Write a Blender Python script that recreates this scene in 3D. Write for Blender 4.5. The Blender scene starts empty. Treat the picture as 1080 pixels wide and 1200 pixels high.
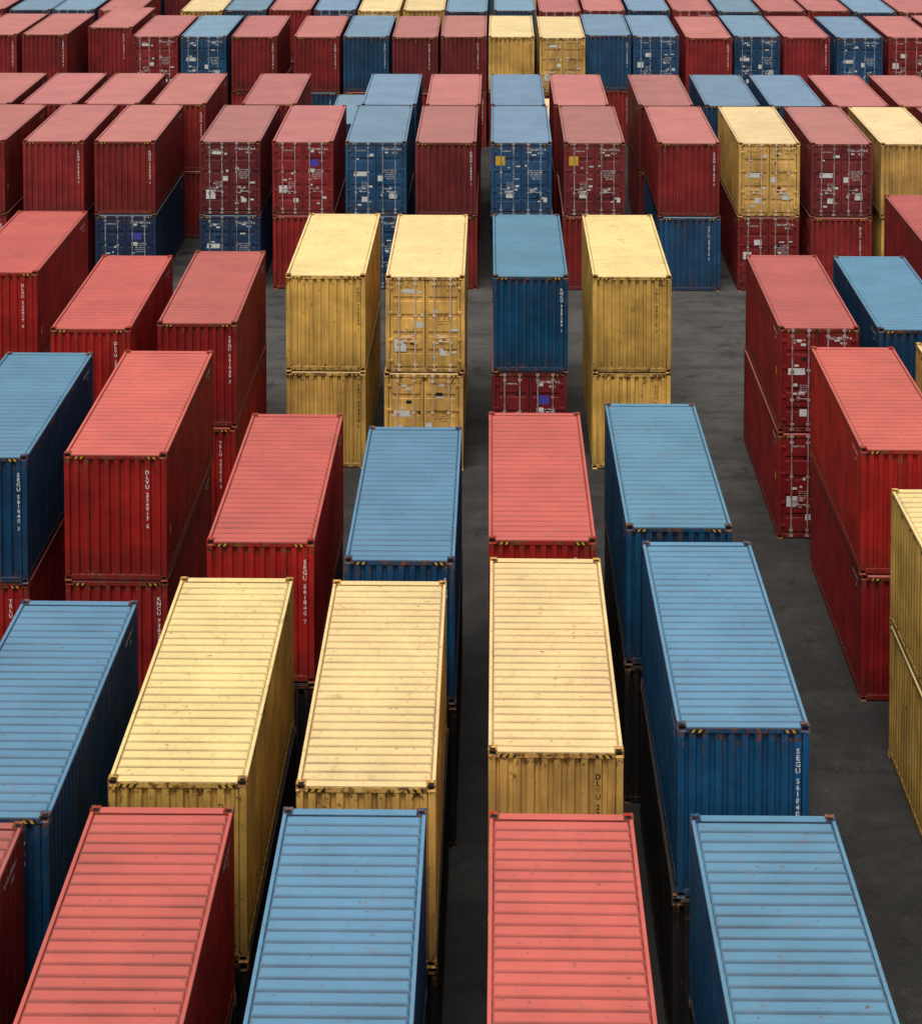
import bpy, bmesh, math, random
from mathutils import Matrix, Vector
random.seed(7)
sc=bpy.context.scene
L,W,H=8.1,2.40,3.23

# ------------------------------------------------------------------ node helpers
class NT:
    def __init__(s,name):
        s.m=bpy.data.materials.new(name); s.m.use_nodes=True
        s.t=s.m.node_tree; s.n=s.t.nodes; s.l=s.t.links
        s.b=s.n['Principled BSDF']
    def new(s,k,**kw):
        x=s.n.new(k)
        for a,v in kw.items(): setattr(x,a,v)
        return x
    def put(s,sock,v):
        if hasattr(v,'is_output'): s.l.new(v,sock)
        elif isinstance(v,(tuple,list)) and len(v)==3 and sock.type=='RGBA': sock.default_value=(*v,1)
        else: sock.default_value=v
    def math(s,op,a,b=0.0,clamp=False):
        x=s.new('ShaderNodeMath',operation=op,use_clamp=clamp); s.put(x.inputs[0],a); s.put(x.inputs[1],b); return x.outputs[0]
    def mix(s,f,a,b,bt='MIX'):
        x=s.new('ShaderNodeMix',data_type='RGBA',blend_type=bt)
        s.put(x.inputs[0],f); s.put(x.inputs[6],a); s.put(x.inputs[7],b); return x.outputs[2]
    def rng(s,v,a,b,c=0.0,d=1.0):
        x=s.new('ShaderNodeMapRange'); s.put(x.inputs[0],v)
        for i,q in enumerate((a,b,c,d)): x.inputs[i+1].default_value=q
        return x.outputs[0]
    def noise(s,vec,scale,detail=4,rough=.55,dist=0.0):
        x=s.new('ShaderNodeTexNoise'); s.l.new(vec,x.inputs['Vector'])
        x.inputs['Scale'].default_value=scale; x.inputs['Detail'].default_value=detail
        x.inputs['Roughness'].default_value=rough; x.inputs['Distortion'].default_value=dist
        return x.outputs[0]
    def mapv(s,vec,sc_):
        x=s.new('ShaderNodeMapping'); s.l.new(vec,x.inputs[0]); x.inputs['Scale'].default_value=sc_; return x.outputs[0]
    def objvec(s):
        tc=s.new('ShaderNodeTexCoord'); oi=s.new('ShaderNodeObjectInfo')
        mul=s.math('MULTIPLY',oi.outputs['Random'],173.0)
        add=s.new('ShaderNodeVectorMath',operation='ADD'); s.l.new(tc.outputs['Object'],add.inputs[0]); s.l.new(mul,add.inputs[1])
        sep=s.new('ShaderNodeSeparateXYZ'); s.l.new(tc.outputs['Object'],sep.inputs[0])
        return add.outputs[0],sep,oi
    def bump(s,h,st,dist=.02):
        x=s.new('ShaderNodeBump'); x.inputs['Strength'].default_value=st; x.inputs['Distance'].default_value=dist
        s.l.new(h,x.inputs['Height']); s.l.new(x.outputs[0],s.b.inputs['Normal'])
    def out(s,col=None,rough=None,metal=None,spec=None):
        if col is not None: s.put(s.b.inputs['Base Color'],col)
        if rough is not None: s.put(s.b.inputs['Roughness'],rough)
        if metal is not None: s.put(s.b.inputs['Metallic'],metal)
        if spec is not None: s.put(s.b.inputs['Specular IOR Level'],spec)
        return s.m

def wall_paint():
    s=NT('container_paint'); v,sep,oi=s.objvec()
    col=oi.outputs['Color']; Z=sep.outputs['Z']
    big=s.noise(v,.9,2); col=s.mix(1.0,col,s.mix(s.rng(big,.3,.7),(.68,.68,.68),(1.22,1.22,1.22)),'MULTIPLY')
    st=s.noise(s.mapv(v,(6,6,.4)),1.0,3,.65)
    col=s.mix(s.rng(st,.50,.74,0,.62),col,s.mix(.62,col,(.02,.014,.012)))
    # chalky fading of the paint, relative to its own colour
    col=s.mix(s.rng(st,.44,.22,0,.6),col,s.mix(1.0,col,(1.5,1.8,1.8),'MULTIPLY'))
    low=s.rng(Z,0,.9,1,0); g=s.math('MULTIPLY',low,s.rng(big,.35,.65,.25,.9))  # grime near the base, also painted to deepen the occlusion shade there
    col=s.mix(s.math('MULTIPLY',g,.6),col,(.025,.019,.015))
    e1=s.rng(Z,0.0,.40,.15,0); e2=s.rng(Z,H-.5,H,0,.18)
    rn=s.math('ADD',s.noise(v,6.5,4,.75),s.math('ADD',e1,e2))
    rust=s.rng(rn,.635,.69)
    run=s.rng(s.noise(s.mapv(v,(17,17,.5)),1.0,2,.6),.56,.69)
    tm=s.math('ADD',s.rng(Z,H-1.5,H-.1,0,.9),s.rng(Z,.9,.1,0,.6))
    run=s.math('MULTIPLY',run,tm)
    rc=s.mix(s.rng(st,.35,.65),(.045,.016,.008),(.22,.085,.03))
    col=s.mix(s.math('MULTIPLY',run,.66),col,rc)
    col=s.mix(s.math('MULTIPLY',rust,.88),col,rc)
    s.bump(s.noise(v,2.6,1),.4,.05)
    return s.out(col,s.rng(st,.3,.8,.45,.7),0,.28)

def roof_paint():
    s=NT('sun_faded_roof_paint'); v,sep,oi=s.objvec(); Z=sep.outputs['Z']
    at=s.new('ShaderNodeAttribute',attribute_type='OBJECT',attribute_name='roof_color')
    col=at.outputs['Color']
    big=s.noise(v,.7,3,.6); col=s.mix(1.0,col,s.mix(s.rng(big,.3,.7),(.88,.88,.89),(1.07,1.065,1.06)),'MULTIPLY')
    pan_shade=s.rng(Z,H-.060,H-.030,1,0)  # valleys between the ribs: shade painted into the roof colour
    col=s.mix(s.math('MULTIPLY',pan_shade,s.rng(big,.65,.3,.6,.9)),col,s.mix(.70,col,(.05,.03,.025)))
    fine=s.noise(v,9,5,.75)
    col=s.mix(s.rng(fine,.47,.75,0,.4),col,s.mix(.5,col,(.24,.18,.14)))
    dk=s.noise(v,2.4,4,.72,.6); col=s.mix(s.rng(dk,.60,.78,0,.55),col,(.22,.14,.09))
    rust=s.rng(s.math('ADD',fine,s.rng(Z,H-.020,H-.014,0,.08)),.70,.75); col=s.mix(s.math('MULTIPLY',rust,.85),col,(.13,.05,.02))
    return s.out(col,.6,0,.22)

def casting_mat():
    s=NT('rusty_corner_casting'); v,sep,oi=s.objvec()
    n=s.noise(v,9,4,.7)
    rc=s.mix(s.noise(v,30,1),(.06,.026,.016),(.38,.17,.07))
    col=s.mix(s.rng(n,.44,.56),oi.outputs['Color'],rc)
    return s.out(col,.8,0,.2)

def decal_mat():
    s=NT('stencilled_marking_paint'); v,sep,oi=s.objvec()
    sp=s.new('ShaderNodeSeparateColor'); s.l.new(oi.outputs['Color'],sp.inputs[0])
    y=s.rng(sp.outputs[1],.15,.18)
    col=s.mix(y,(.78,.77,.74),(.015,.013,.012))
    col=s.mix(s.rng(s.noise(v,9,4,.7),.50,.66,0,.8),col,oi.outputs['Color'])
    return s.out(col,.6,0,.2)

def simple(name,c,rough=.6,metal=0,var=.5,scale=8):
    s=NT(name); v,sep,oi=s.objvec()
    d=tuple(x*(1-var) for x in c)
    return s.out(s.mix(s.rng(s.noise(v,scale,3,.65),.35,.65),d,c),rough,metal,.3)

def rod_mat():
    s=NT('weathered_lock_rod'); v,sep,oi=s.objvec()
    n=s.noise(v,4,3,.7)
    col=s.mix(s.rng(n,.42,.6),s.mix(.6,oi.outputs['Color'],(.62,.62,.6)),s.mix(.18,oi.outputs['Color'],(.6,.6,.58)))
    return s.out(col,.5,.1,.4)

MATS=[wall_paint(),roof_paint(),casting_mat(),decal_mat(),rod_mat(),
      simple('gasket_rubber_and_hole_shade',(.012,.012,.012),.8),
      simple('white_placard',(.76,.76,.72),.5,0,.35,14),
      simple('yellow_placard',(.75,.42,.03),.5,0,.3,14),
      simple('black_marking',(.02,.02,.02),.6),
      simple('steel_underframe',(.04,.036,.032),.8),
      simple('blue_placard',(.08,.07,.42),.5,0,.3,14)]
WALL,ROOF,CAST,DEC,ROD,GAS_HOLE,WHT,YEL,BLK,UND,BLU=range(11)

# ------------------------------------------------------------------ container mesh
def text_geo(txt,size,bold=0.0):
    c=bpy.data.curves.new('t','FONT'); c.body=txt; c.size=size; c.resolution_u=2; c.align_x='CENTER'; c.align_y='CENTER'
    c.offset=bold*size
    o=bpy.data.objects.new('t',c); sc.collection.objects.link(o)
    dg=bpy.context.evaluated_depsgraph_get(); me=o.evaluated_get(dg).to_mesh()
    vs=[v.co.copy() for v in me.vertices]; fs=[tuple(p.vertices) for p in me.polygons]
    o.evaluated_get(dg).to_mesh_clear(); bpy.data.objects.remove(o); bpy.data.curves.remove(c)
    return vs,fs

def build(name,door,code,seed,back_door=False,marked=True):
    R=random.Random(seed); bm=bmesh.new()
    def quad(pts,m):
        f=bm.faces.new([bm.verts.new(p) for p in pts]); f.material_index=m; return f
    def box(x0,x1,y0,y1,z0,z1,m,bev=.007):
        r=bmesh.ops.create_cube(bm,size=1,matrix=Matrix.Translation(((x0+x1)/2,(y0+y1)/2,(z0+z1)/2))@Matrix.Diagonal((abs(x1-x0),abs(y1-y0),abs(z1-z0),1)))
        fs={f for v in r['verts'] for f in v.link_faces}
        for f in fs: f.material_index=m
        if bev:
            es=list({e for v in r['verts'] for e in v.link_edges})
            bb=bmesh.ops.bevel(bm,geom=es,offset=bev,segments=1,affect='EDGES')
            for f in bb['faces']: f.material_index=m
        return fs
    def text(txt,size,frame,m=DEC,bold=.015):
        vs,fs=text_geo(txt,size,bold)
        bv=[bm.verts.new(frame(v.x,v.y)) for v in vs]
        for f in fs:
            try: bm.faces.new([bv[i] for i in f]).material_index=m
            except ValueError: pass
    hx,hy=W/2,L/2; g=.02
    for sx in(-1,1):
        for sy in(-1,1):
            for z0,z1,sz in((0,.118,-1),(H-.118,H,1)):
                fs=box(*sorted((sx*hx,sx*(hx-.165))),*sorted((sy*hy,sy*(hy-.18))),z0,z1,CAST,0)
                outer=[f for f in fs if (f.normal.x*sx>.5 or f.normal.y*sy>.5 or f.normal.z*sz>.5)]
                bmesh.ops.inset_individual(bm,faces=outer,thickness=.042,depth=-.035)
                for f in outer: f.material_index=GAS_HOLE  # hole floors painted black for the shade inside, sharing the gasket material
            box(*sorted((sx*(hx-.006),sx*(hx-.13))),*sorted((sy*(hy-.006),sy*(hy-.14))),.117,H-.117,WALL)
    for sx in(-1,1):
        box(*sorted((sx*(hx-.008),sx*(hx-.07))),-hy+.175,hy-.175,H-.085,H-g+.006,ROOF)
        box(*sorted((sx*(hx-.010),sx*(hx-.075))),-hy+.175,hy-.175,.03,.185,WALL)
        y=-hy+.135; a=hy-.135; n=27; p=(a-y)/n; xo=sx*(hx-.020); xi=sx*(hx-.070)
        prof=[]
        for i in range(n):
            b=y+i*p; prof+=[(b,xi),(b+p*.24,xi),(b+p*.40,xo),(b+p*.84,xo)]
        prof.append((a,xi))
        for (y0,x0),(y1,x1) in zip(prof,prof[1:]):
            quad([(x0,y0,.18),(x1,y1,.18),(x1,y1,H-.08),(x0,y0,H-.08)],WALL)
        if marked:
            fr=lambda u,v,sx=sx:(sx*(hx-.016),(u*sx)+ (hy-.9)*sx,v+H-.36)
            text(code,.12,fr)
            fr2=lambda u,v,sx=sx:(sx*(hx-.016),(u*sx)+ (hy-.75)*sx,v+H-.54)
            text('45G1',.10,fr2)
            if seed%2:
                yy=-hy+.62; zz=.95 if sx>0 else 1.6
                quad([(sx*(hx-.016),yy-.09,zz),(sx*(hx-.016),yy+.09,zz),(sx*(hx-.016),yy+.09,zz+.24),(sx*(hx-.016),yy-.09,zz+.24)],YEL)
    box(-hx+.08,hx-.08,-hy+.1,hy-.1,.09,.16,UND,0)
    for i in range(14):
        yy=-hy+.5+i*(L-1)/13; box(-hx+.08,hx-.08,yy-.03,yy+.03,.04,.09,UND,0)
    # roof plate + pressed ribs
    zt=H-.066
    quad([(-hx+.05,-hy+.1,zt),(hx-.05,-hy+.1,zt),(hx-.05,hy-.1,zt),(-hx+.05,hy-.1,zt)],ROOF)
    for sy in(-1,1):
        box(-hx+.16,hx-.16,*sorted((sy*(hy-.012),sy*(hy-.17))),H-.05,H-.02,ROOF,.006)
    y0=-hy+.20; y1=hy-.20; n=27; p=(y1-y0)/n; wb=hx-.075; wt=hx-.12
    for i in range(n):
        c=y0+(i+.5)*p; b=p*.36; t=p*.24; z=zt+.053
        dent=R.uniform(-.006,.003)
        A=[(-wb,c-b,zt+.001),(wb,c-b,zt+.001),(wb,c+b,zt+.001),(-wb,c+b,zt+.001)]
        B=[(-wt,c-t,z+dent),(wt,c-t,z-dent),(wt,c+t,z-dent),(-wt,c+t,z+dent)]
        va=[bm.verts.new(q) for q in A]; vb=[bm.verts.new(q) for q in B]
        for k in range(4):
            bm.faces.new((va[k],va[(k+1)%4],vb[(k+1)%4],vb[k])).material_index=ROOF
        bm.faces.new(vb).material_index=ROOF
    for sy,isdoor in((-1,door),(1,back_door)):
        Y=lambda d,sy=sy: sy*(hy-d)
        def ybox(x0,x1,d0,d1,z0,z1,m,bev=.006): box(x0,x1,*sorted((Y(d0),Y(d1))),z0,z1,m,bev)
        ybox(-hx+.16,hx-.16,.010,.10,H-.145,H-.05,WALL)
        ybox(-hx+.16,hx-.16,.012,.10,.03,.16,WALL)
        if marked:
          for sx in(-1,1):
            for k in range(5):
                xa=sx*(hx-.19)-sx*k*.06; xb=xa-sx*.045
                quad([(xa,Y(.006),H-.135),(xb,Y(.006),H-.135),(xb-sx*.035,Y(.006),H-.075),(xa-sx*.035,Y(.006),H-.075)],BLK if k%2==0 else YEL)
        if not isdoor:
            x=-hx+.125; a=hx-.125; n=9; p=(a-x)/n; prof=[]
            for i in range(n):
                b=x+i*p; prof+=[(b,.082),(b+p*.28,.082),(b+p*.39,.022),(b+p*.87,.022)]
            prof.append((a,.082))
            for (xa,da),(xb,db) in zip(prof,prof[1:]):
                quad([(xa,Y(da),.155),(xb,Y(db),.155),(xb,Y(db),H-.14),(xa,Y(da),H-.14)],WALL)
            k_=(n-2) if seed%2 else (n-1)
            xc=x+k_*p+p*.63 if sy<0 else x+1*p+p*.63
            z=H-.48
            if marked:
              for ch in code:
                if ch!=' ':
                    text(ch,.135,lambda u,v,z=z,xc=xc,sy=sy:(xc-u*sy*1.0,Y(.018),z+v),DEC,.02)
                    z-=.122
                else: z-=.07
        else:
            dz0,dz1=.17,H-.155
            for s_ in(-1,1):
                xa,xb=(.012,hx-.15) if s_>0 else (-hx+.15,-.012)
                ybox(xa,xb,.055,.085,dz0,dz1,WALL,0)
                fw=.075
                ybox(xa,xa+fw,.026,.054,dz0,dz1,WALL,.004); ybox(xb-fw,xb,.026,.054,dz0,dz1,WALL,.004)
                nb=5; bh=(dz1-dz0)/nb
                for k in range(nb):
                    zc=dz0+k*bh
                    ybox(xa+fw+.001,xb-fw-.001,.026,.054,zc+.03,zc+bh-.10 if k<nb-1 else dz1-.005,WALL,.018)
                for fx in(.25,.72):
                    rx=xa+(xb-xa)*fx
                    r=bmesh.ops.create_cone(bm,cap_ends=True,segments=8,radius1=.022,radius2=.022,depth=dz1-dz0+.22,
                        matrix=Matrix.Translation((rx,Y(-.004),(dz0+dz1)/2)))
                    for v in r['verts']:
                        for f in v.link_faces: f.material_index=ROD
                    for zz in(.26,1.0,1.9,H-.28):
                        ybox(rx-.055,rx+.055,-.012,.03,zz-.035,zz+.035,ROD,.006)
                    for zz in(.10,H-.10):
                        ybox(rx-.06,rx+.06,-.016,.012,zz-.035,zz+.035,ROD,.006)
                    hz=1.18 if fx<.5 else 1.05
                    ybox(rx,rx+.36*(1 if fx<.5 else -1),-.022,-.008,hz-.016,hz+.016,ROD,.004)
                    ybox(rx+.30*(1 if fx<.5 else -1)-.05,rx+.30*(1 if fx<.5 else -1)+.05,-.004,.03,hz-.06,hz+.06,ROD,.006)
                for zz in(.4,1.1,2.0,H-.42):
                    hxp=s_*(hx-.15); ybox(hxp-.075,hxp+.075,-.004,.03,zz-.045,zz+.045,WALL,.006)
            ybox(-.012,.012,.05,.08,dz0,dz1,GAS_HOLE,0)
            ybox(-hx+.13,-hx+.15,.04,.08,dz0,dz1,GAS_HOLE,0); ybox(hx-.15,hx-.13,.04,.08,dz0,dz1,GAS_HOLE,0)
            if sy<0:
                P=lambda x,z:(lambda u,v:(x+u,Y(.022),z+v))
                text(code,.115,P(.60,H-.34)); text('45G1',.10,P(.74,H-.49))
                for k,tx in enumerate(('MAX GR  30480 KG','TARE  3980 KG','NET  26500 KG','CU.CAP  76.3 M3','4380 CU.FT')):
                    text(tx,.06,P(.56+R.uniform(-.02,.02),1.98-k*.09))
                def plac(x0,z0,w,h,m,jx=.1,jz=.12):
                    x0+=R.uniform(-jx,jx)*.5; z0+=R.uniform(-jz,jz)
                    quad([(x0,Y(.020),z0),(x0+w,Y(.020),z0),(x0+w,Y(.020),z0+h),(x0,Y(.020),z0+h)],m)
                sty=seed%5
                if sty==4:
                    plac(-.98,.62,.36,.40,WHT); plac(-.30,1.55,.22,.20,WHT); plac(.40,.55,.20,.18,WHT); plac(-.72,H-.66,.42,.13,WHT)
                elif sty==0:
                    plac(-.98,2.1,.36,.40,YEL); plac(-.60,.75,.28,.32,WHT); plac(.36,.92,.20,.16,WHT); plac(.85,.5,.14,.18,WHT)
                elif sty==1:
                    plac(-.60,1.98,.30,.24,WHT); plac(-.95,1.35,.32,.32,WHT); plac(-.35,.55,.22,.20,WHT); plac(.78,1.2,.18,.16,WHT)
                elif sty==2:
                    plac(.28,2.25,.34,.30,BLU); plac(.28,1.95,.22,.16,WHT); plac(-.95,1.0,.32,.32,WHT); plac(-.35,.55,.20,.18,WHT)
                else:
                    plac(-.9,1.7,.50,.20,WHT); plac(.55,.85,.30,.30,WHT); plac(-.6,.6,.22,.22,WHT); plac(.1,1.4,.18,.24,WHT)
                for _ in range(14):
                    w_=R.uniform(.06,.20); h_=R.uniform(.03,.11); xx=R.choice((-1,1))*R.uniform(.12,.80); zz=R.uniform(.35,2.8)
                    dd=.0185-_*.0004
                    quad([(xx,Y(dd),zz),(xx+w_,Y(dd),zz),(xx+w_,Y(dd),zz+h_),(xx,Y(dd),zz+h_)],R.choice((WHT,WHT,WHT,BLK)))
                text('CAUTION 9.6',.07,P(-.60,H-.40),DEC)
                for k in range(4): text('PAT 3 / CSC 07',.045,P(-.42,1.45-k*.065),DEC)
    bmesh.ops.recalc_face_normals(bm,faces=bm.faces[:])
    me=bpy.data.meshes.new(name); bm.to_mesh(me); bm.free()
    for m in MATS: me.materials.append(m)
    return me

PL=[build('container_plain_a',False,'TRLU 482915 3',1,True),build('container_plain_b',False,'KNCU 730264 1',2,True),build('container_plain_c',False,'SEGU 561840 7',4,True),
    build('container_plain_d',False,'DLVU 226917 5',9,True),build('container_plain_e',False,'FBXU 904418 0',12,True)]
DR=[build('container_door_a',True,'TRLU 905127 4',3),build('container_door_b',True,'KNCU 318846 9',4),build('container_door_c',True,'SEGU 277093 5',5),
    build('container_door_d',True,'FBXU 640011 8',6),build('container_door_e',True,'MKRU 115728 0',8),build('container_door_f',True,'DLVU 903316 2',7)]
BARE=build('container_added_to_darken_gaps',False,'',1,False,False)

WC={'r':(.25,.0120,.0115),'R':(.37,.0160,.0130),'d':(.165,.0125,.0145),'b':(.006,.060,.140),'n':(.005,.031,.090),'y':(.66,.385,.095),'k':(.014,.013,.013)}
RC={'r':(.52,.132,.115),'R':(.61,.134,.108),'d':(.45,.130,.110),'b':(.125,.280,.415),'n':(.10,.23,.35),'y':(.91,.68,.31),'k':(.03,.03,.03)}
cnt=[0]
def put(x,yc,z,col,door,w):
    i=cnt[0]; cnt[0]+=1
    lib=DR if door else PL
    me=lib[(i*7+int(abs(x)*3))%len(lib)]
    if col=='k': me=BARE  # charcoal lower containers, put in so the gaps between stacks stay dark
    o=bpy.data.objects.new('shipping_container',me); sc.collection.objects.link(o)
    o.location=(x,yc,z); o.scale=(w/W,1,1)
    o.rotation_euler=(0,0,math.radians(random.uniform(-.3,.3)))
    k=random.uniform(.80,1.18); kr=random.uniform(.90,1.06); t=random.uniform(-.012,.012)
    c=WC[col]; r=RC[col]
    if yc>75:   # distance haze painted in: far rows have their colours mixed towards grey
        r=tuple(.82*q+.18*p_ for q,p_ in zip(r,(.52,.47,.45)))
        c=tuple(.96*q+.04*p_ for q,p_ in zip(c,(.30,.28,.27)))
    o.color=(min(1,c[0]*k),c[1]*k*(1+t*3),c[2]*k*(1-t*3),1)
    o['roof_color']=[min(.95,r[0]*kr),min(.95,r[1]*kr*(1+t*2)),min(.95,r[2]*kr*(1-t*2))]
def stack(x,yc,top,bot=None,td=False,bd=False,w=W,n=2):
    bot=bot or top
    for k in range(n):
        last=(k==n-1)
        dx=0 if last else random.uniform(-.05,.05); dy=0 if last else random.uniform(-.06,.06)
        put(x+dx,yc+dy,k*H,top if last else bot,td if last else bd,w)

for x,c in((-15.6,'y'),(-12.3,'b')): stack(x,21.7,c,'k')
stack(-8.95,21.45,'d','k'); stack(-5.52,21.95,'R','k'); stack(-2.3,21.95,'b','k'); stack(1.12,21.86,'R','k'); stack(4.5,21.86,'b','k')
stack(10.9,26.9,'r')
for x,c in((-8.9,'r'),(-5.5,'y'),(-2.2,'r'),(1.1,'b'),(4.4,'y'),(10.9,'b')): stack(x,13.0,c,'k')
# B
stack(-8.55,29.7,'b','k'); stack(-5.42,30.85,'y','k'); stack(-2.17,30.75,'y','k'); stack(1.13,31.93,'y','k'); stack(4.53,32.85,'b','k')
stack(10.65,35.95,'y'); stack(-12.1,30.0,'r','k'); stack(14.0,36.2,'b')
# C
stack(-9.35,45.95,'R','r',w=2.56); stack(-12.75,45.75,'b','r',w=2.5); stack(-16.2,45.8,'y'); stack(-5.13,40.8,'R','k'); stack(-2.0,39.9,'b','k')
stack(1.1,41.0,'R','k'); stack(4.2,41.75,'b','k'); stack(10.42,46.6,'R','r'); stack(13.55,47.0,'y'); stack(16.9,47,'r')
# D
stack(-5.46,61.9,'y',w=2.62); stack(-2.2,61.8,'y',td=True,bd=True,w=2.6); stack(1.24,61.9,'b','d',bd=True,w=2.46); stack(4.57,61.9,'y',w=2.58)
stack(9.8,56.5,'r','r',td=True,bd=True); stack(12.75,56.4,'b'); stack(16.1,56.4,'y'); stack(16.2,65.1,'r')
stack(-12.05,56.1,'R','r'); stack(-8.95,56.7,'r','R'); stack(-16.3,62.1,'R','r',w=2.6); stack(-19.8,62,'b'); stack(19.6,62.5,'r')
# E
E=[(-25.6,'r','b',0,0),(-22.4,'r','r',0,0),(-19.0,'r','r',0,0),(-15.9,'r','n',0,1),(-11.35,'d','n',1,1),(-8.2,'r','R',1,0),(-5.05,'b','b',1,1),(-2.0,'d','r',0,0),
 (1.25,'b','b',1,1),(4.4,'d','r',1,0),(8.45,'r','b',0,0),(11.9,'y','r',1,1),(15.0,'d','r',1,0),(18.0,'y','y',0,0),(21.2,'r','r',0,0),(24.4,'b','r',0,0)]
for x,t,b,td,bd in E: stack(x,82.4,t,b,bool(td),bool(bd),w=2.64)
# F
for x,c in((-27.4,'b'),(-24.2,'r'),(-21.1,'r'),(-18.1,'r'),(-14.9,'r'),(-10.6,'r'),(-4.9,'b'),(-1.85,'r'),(1.2,'b'),(4.2,'r'),(8.2,'d'),(11.35,'b'),(14.4,'b'),(17.4,'r'),(20.5,'r'),(23.6,'y')):
    stack(x,90.75,c,w=2.6)
stack(-7.5,102,'b',n=1,w=2.6); stack(4.0,101.0,'y',n=1,w=2.5)
# G
G=[(-31.5,'r',0),(-28.8,'r',0),(-25.9,'r',0),(-22.6,'r',0),(-19.4,'r',1),(-16.6,'b',1),(-13.7,'r',0),(-10.1,'r',0),(-7.25,'b',0),(-4.45,'d',0),(-1.65,'d',0),(1.1,'y',0),(4.0,'y',1),
 (6.7,'b',0),(9.4,'b',1),(12.4,'r',0),(15.2,'b',1),(18.0,'r',0),(21.0,'b',1),(24.0,'r',1),(27.0,'r',0),(30,'b',0)]
for x,c,d in G: stack(x,111+random.uniform(-.6,.6)+(3 if x==-22.6 else 0),c,random.choice('rrb'),bool(d),False,w=2.62)
for x,c in((-38,'r'),(-35,'b'),(-32,'r'),(-29,'b'),(-26.3,'b'),(-23.4,'r'),(-18.2,'y'),(-15.5,'b'),(-12.7,'r'),(-9.9,'b'),(-7.1,'y'),(-4.3,'y'),(-1.6,'b'),(1.4,'b'),(4.2,'r'),(7.0,'r'),(9.8,'b'),(12.6,'r'),(15.4,'b'),(18.2,'r'),(21.0,'r'),(23.8,'b'),(26.6,'r'),(29.4,'b'),(32.4,'r'),(35.5,'r')):
    stack(x,121+random.uniform(-.4,.4),c,'r',random.random()<.4,False,w=2.6)
for yc in(130,139.2,149,158,168):
    x=-46+random.uniform(0,1)
    while x<46:
        if not(-1.2<x-0<.3) and random.random()<.94:
            stack(x,yc+random.uniform(-.5,.5),random.choice('rrrbbbyrdy'),random.choice('rrb'),random.random()<.3,False,w=2.6)
        x+=random.choice((2.85,2.95,3.0,3.2))

# ------------------------------------------------------------------ ground
def ground_mat():
    s=NT('worn_asphalt'); tc=s.new('ShaderNodeTexCoord'); v=tc.outputs['Object']
    sep=s.new('ShaderNodeSeparateXYZ'); s.l.new(v,sep.inputs[0])
    a=s.noise(v,.09,3,.6); b=s.noise(v,.45,6,.74); c=s.noise(v,24,2,.7)
    t=s.noise(s.mapv(v,(.14,1.1,1)),.9,5,.7,.2)
    # open cross lane is paler: its brighter light painted in, together with wear
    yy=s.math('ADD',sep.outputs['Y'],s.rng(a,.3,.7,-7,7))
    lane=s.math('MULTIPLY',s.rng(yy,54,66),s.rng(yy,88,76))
    col=s.mix(s.rng(a,.38,.62),(.019,.0185,.018),(.036,.0345,.0325))
    col=s.mix(s.rng(b,.46,.72,0,.6),col,(.072,.068,.063))
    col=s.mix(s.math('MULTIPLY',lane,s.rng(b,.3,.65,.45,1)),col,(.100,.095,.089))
    col=s.mix(s.rng(t,.48,.70,0,.65),col,(.018,.017,.017))
    sp=s.noise(v,.8,6,.76,.15)
    col=s.mix(s.rng(sp,.53,.70,0,.8),col,(.010,.010,.010))
    col=s.mix(s.rng(sp,.40,.27,0,.45),col,(.10,.095,.088))
    col=s.mix(s.rng(c,.52,.75,0,.45),col,(.095,.091,.085))
    s.bump(c,.5,.015)
    return s.out(col,s.rng(sp,.52,.66,.9,.5),0,.3)
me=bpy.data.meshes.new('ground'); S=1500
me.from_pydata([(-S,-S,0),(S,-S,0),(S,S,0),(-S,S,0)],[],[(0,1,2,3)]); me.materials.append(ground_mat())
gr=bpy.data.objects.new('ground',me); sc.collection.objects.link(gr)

# ------------------------------------------------------------------ light
w=bpy.data.worlds.new('World'); sc.world=w; w.use_nodes=True
nt=w.node_tree; sky=nt.nodes.new('ShaderNodeTexSky'); sky.sky_type='NISHITA'; sky.sun_disc=False
sky.sun_elevation=math.radians(66); sky.sun_rotation=math.radians(195); sky.dust_density=4; sky.air_density=1
hs=nt.nodes.new('ShaderNodeHueSaturation'); hs.inputs['Saturation'].default_value=.12
nt.links.new(sky.outputs[0],hs.inputs['Color']); nt.links.new(hs.outputs[0],nt.nodes['Background'].inputs[0])
nt.nodes['Background'].inputs[1].default_value=.108
sl=bpy.data.lights.new('sun','SUN'); sl.energy=2.1; sl.angle=math.radians(24); sl.color=(1,.95,.875)
so=bpy.data.objects.new('sun',sl); sc.collection.objects.link(so); so.rotation_euler=(math.radians(24),0,math.radians(-12))

# ------------------------------------------------------------------ camera (shift lens, nearly level, as on a view camera)
cd=bpy.data.cameras.new('camera'); cam=bpy.data.objects.new('camera',cd); sc.collection.objects.link(cam); sc.camera=cam
cd.sensor_fit='VERTICAL'; cd.sensor_height=24; cd.lens=46.5; cd.clip_end=4000; cd.shift_y=-.6735
cam.location=(-.015,-6.324,2*H+18.235); cam.rotation_euler=(math.radians(87),0,math.radians(.91))
sc.view_settings.view_transform='Standard'; sc.view_settings.look='None'; sc.view_settings.exposure=0
